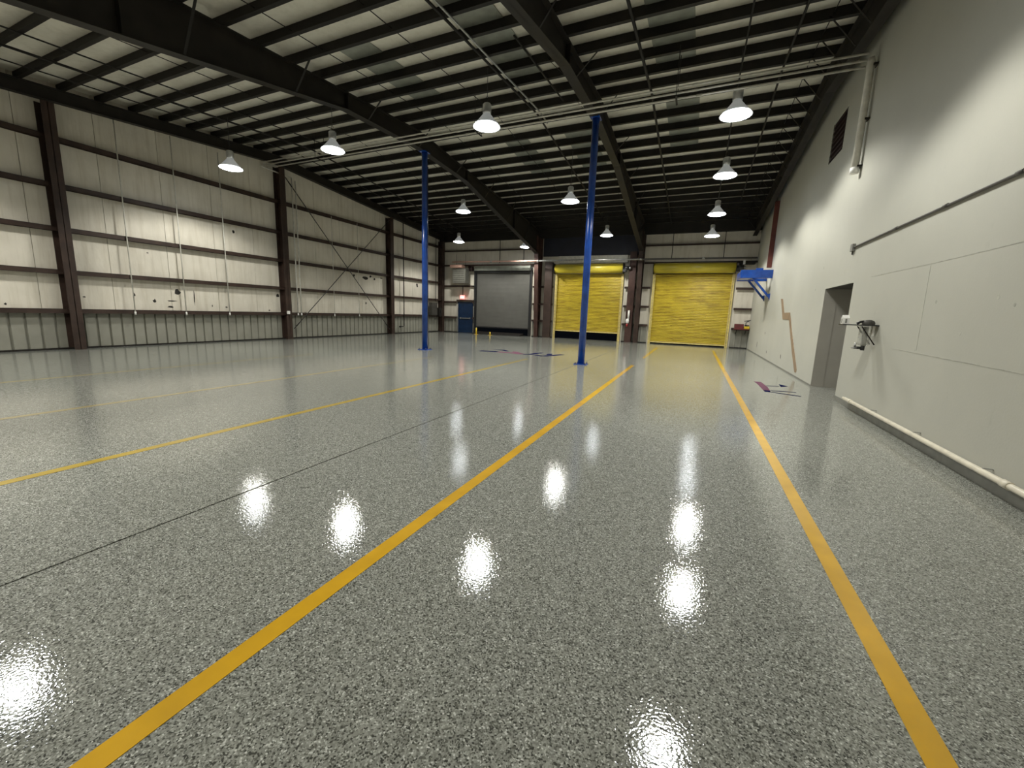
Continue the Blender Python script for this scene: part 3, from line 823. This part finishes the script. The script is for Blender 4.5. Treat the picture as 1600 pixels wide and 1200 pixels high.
# white hose fitting on the middle column
hf = empty('hose_station', (-3.62, YB - .47, .92))
MB().tube([(0, 0, .45), (0, 0, .95)], .055, 12).build('white_tube', 'white_plastic', hf)
MB().lathe([(0, 0), (.08, .03), (.10, .15), (.08, .26), (0, .30)], (-.04, -.03, .18), 14).build('hose_coil', 'white_plastic', hf)
MB().tube([(-.04, -.03, .18), (-.06, -.03, .0)], .05, 10).build('red_valve', 'red_paint', hf)
MB().box(-.03, .03, .0, .105, .1, .8).build('bracket', 'steel_dark', hf)
tag(hf, 'white tube and fitting with a red end on the brown column between the yellow shutters', 'hose fitting')
# red shelf and yellow tool in the far right corner
rs = empty('wall_shelf', (2.27, YB - .20, 1.02))
MB().box(-.34, .40, -.34, .16, .0, .04).build('shelf_board', 'maroon', rs)
MB().box(-.30, .12, -.34, .10, .04, .30).build('bin', 'maroon', rs)
for xx in (-.2, .25):
    MB().bar((xx, .12, -.25), (xx, -.28, 0), .03, .03).build('shelf_bracket', 'steel_dark', rs)
tag(rs, 'maroon wall shelf with a bin in the far right corner', 'shelf')
yt = empty('power_tool', (2.54, YB - .42, 1.065))
MB().box(-.13, .13, -.12, .10, .0, .14).build('base', 'tool_yellow', yt, .02)
MB().box(-.10, .10, -.08, .06, .14, .20).build('body', 'black_plastic', yt, .01)
MB().tube([(-.06, 0, .20), (-.05, 0, .34), (.0, 0, .38), (.10, 0, .40)], .025, 8).build('handle', 'galvanised', yt)
MB().bar((-.14, -.02, .40), (.15, -.02, .46), .05, .04).build('top_bar', 'black_plastic', yt)
tag(yt, 'yellow and black power tool standing on the maroon shelf', 'power tool')
# flood light by the right shutter
fl2 = empty('wall_fixture', (2.16, YB - .40, 4.40))
MB().box(-.30, .42, -.06, .36, .02, .18).build('mount', 'steel_dark', fl2)
MB().box(-.16, -.06, -.16, -.06, .0, .22).build('white_cover', 'white_plastic', fl2, .01)
tag(fl2, 'dark bracket with a white cover beside the hood of the right yellow shutter', 'fixture')

# ================================================================== THINGS ON THE RIGHT WALL
# blue wall bracket
bb = empty('wall_bracket', (XR, 20.95, 2.45))
MB().box(-1.16, -.002, -.80, -.60, .79, 1.12).build('arm', 'blue_paint', bb, .01)
MB().box(-1.16, -.002, .72, .92, .79, 1.12).build('arm', 'blue_paint', bb, .01)
MB().box(-1.16, -.62, -.60, .72, .81, 1.10).build('cross_beam', 'blue_paint', bb, .01)
for y in (-.70, .82):
    MB().bar((-.05, y, .06), (-.74, y, .86), .10, .08).build('brace', 'blue_paint', bb)
    MB().prism([(-.002, y - .07, -.08), (-.002, y - .07, .18), (-.13, y - .07, .16)], (0, .14, 0)).build('foot_plate', 'blue_paint', bb)
MB().box(-.62, -.36, -.76, -.64, 1.12, 1.19).build('top_clamp', 'blue_paint', bb)
tag(bb, 'bright blue steel bracket with two braces on the far right wall', 'bracket')
# brown post above it
bp = MB().box(XR - .16, XR - .001, 20.86, 20.90, 3.72, 6.35).box(XR - .18, XR - .001, 20.80, 20.82, 3.72, 6.35).build('wall_post', 'post_red')
tag(bp, 'red brown steel post on the right wall above the blue bracket', 'post')
# tan stair outline
ts = MB().prism([(XR - .012, y, z) for y, z in [(17.53, 2.3), (17.19, 2.28), (16.61, 1.81), (15.64, 1.8), (14.98, 1.23), (13.67, 0.23), (13.67, 0.14), (13.85, 0.12), (14.59, 0.68), (15.64, 1.57), (16.71, 1.59), (16.98, 1.83)]], (.0115, 0, 0)).build('wood_strip', 'wood_tan')
tag(ts, 'stepped tan wood strip on the right wall between blue bracket and doorway', 'wood strip')
# long dark conduit
lc = empty('wall_conduit', (XR - .023, 10.36, 2.97))
MB().tube([(0, 0, 0), (0, -11.0, -.01)], .016, 10).build('conduit', 'conduit_grey', lc)
MB().box(-.03, .022, -.03, .10, -.07, .07).build('end_box', 'grey_box', lc, .006)
MB().tube([(0, .03, -.07), (0, .03, -.13)], .014, 8).build('stub', 'conduit_grey', lc)
for y in (-1.9, -3.3, -4.6, -6.0, -7.6):
    MB().tube([(0, y - .05, 0), (0, y + .05, 0)], .022, 10).build('coupling', 'conduit_grey', lc)
tag(lc, 'long thin dark grey conduit running level along the right wall', 'conduit')
# low pvc pipe
lp = empty('floor_pipe', (XR - .075, 9.24, .17))
MB().tube([(0, 0, 0), (0, -9.6, 0)], .030, 14).build('pipe', 'pvc_cream', lp)
MB().tube([(0, .10, .0), (0, -.02, .0)], .022, 10).build('end_cap', 'pvc_cream', lp)
for y in (-.28, -4.35, -7.6):
    MB().tube([(0, y - .05, 0), (0, y + .05, 0)], .037, 14).build('coupling', 'pvc_cream', lp)
for y in (-1.2, -2.6, -4.0, -5.6, -7.2):
    MB().box(.0, .074, y - .01, y + .01, .029, .036).build('pipe_strap', 'galvanised', lp)
tag(lp, 'cream plastic pipe running low along the right wall above the floor', 'pipe')
bs = struct(MB().box(XR - .012, XR - .001, YF, DY0, .001, .10).build('baseboard_shade_right', 'grey_box'))  # grey base strip; its dark tone also paints the shade under the pipe
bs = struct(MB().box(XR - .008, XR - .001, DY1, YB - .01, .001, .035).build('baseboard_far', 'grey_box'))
# wall shelf station
sh = empty('shelf_station', (XR, 8.62, 1.485))
MB().box(-.475, -.002, -.12, .12, 0, .018).build('shelf_board', 'black_plastic', sh)
for yy in (-.10, .10):
    MB().bar((-.22, yy, -.01), (-.02, yy, -.30), .015, .015).build('brace', 'steel_dark', sh)
MB().lathe([(.085, 0), (.085, .03), (.07, .06), (.035, .078), (0, .08)], (-.11, 0, .018), 18).build('dome', 'box_dark', sh)
MB().tube([(-.26, 0, .03), (-.22, 0, .06), (-.17, 0, .07)], .02, 8).build('hose_end', 'black_plastic', sh)
MB().lathe([(.085, 0), (.080, -.29), (.06, -.32), (0, -.325)], (-.135, 0, 0), 20).build('clear_canister', 'clear_plastic', sh)
MB().tube([(-.13, 0, -.02), (-.13, 0, -.33)], .035, 10).build('inner_tube', 'grey_box', sh)
va = MB().tube([(-.135, 0, -.33), (-.135, 0, -.40)], .03, 10).tube([(-.135, 0, -.36), (-.25, 0, -.36)], .022, 10).build('valve', 'black_plastic', sh)
MB().tube([(-.24, 0, -.36), (-.235, 0, -.28)], .014, 8).lathe([(.0, -.375), (.04, -.375), (.04, -.355), (0, -.355)], (-.25, 0, 0), 12).build('tap_handle', 'galvanised', va)
MB().box(-.06, -.03, -.05, .02, -.16, -.001).build('white_clip', 'white_plastic', sh)
tag(sh, 'small dark wall shelf with a clear canister below, right of the doorway', 'shelf')
wx = empty('white_carton', (XR - .425, 8.62, 1.505))
MB().box(-.045, .045, -.05, .05, 0, .10).build('carton_body', 'white_plastic', wx)
MB().prism([(-.045, -.05, .10), (-.045, .05, .10), (-.045, 0, .145)], (.09, 0, 0)).build('carton_top', 'white_plastic', wx)
MB().box(-.047, -.044, -.02, .02, .015, .085).box(-.012, .012, -.053, -.049, .015, .085).build('print_stripe', 'grey_box', wx)
tag(wx, 'small white carton standing on the outer end of the dark wall shelf', 'carton')
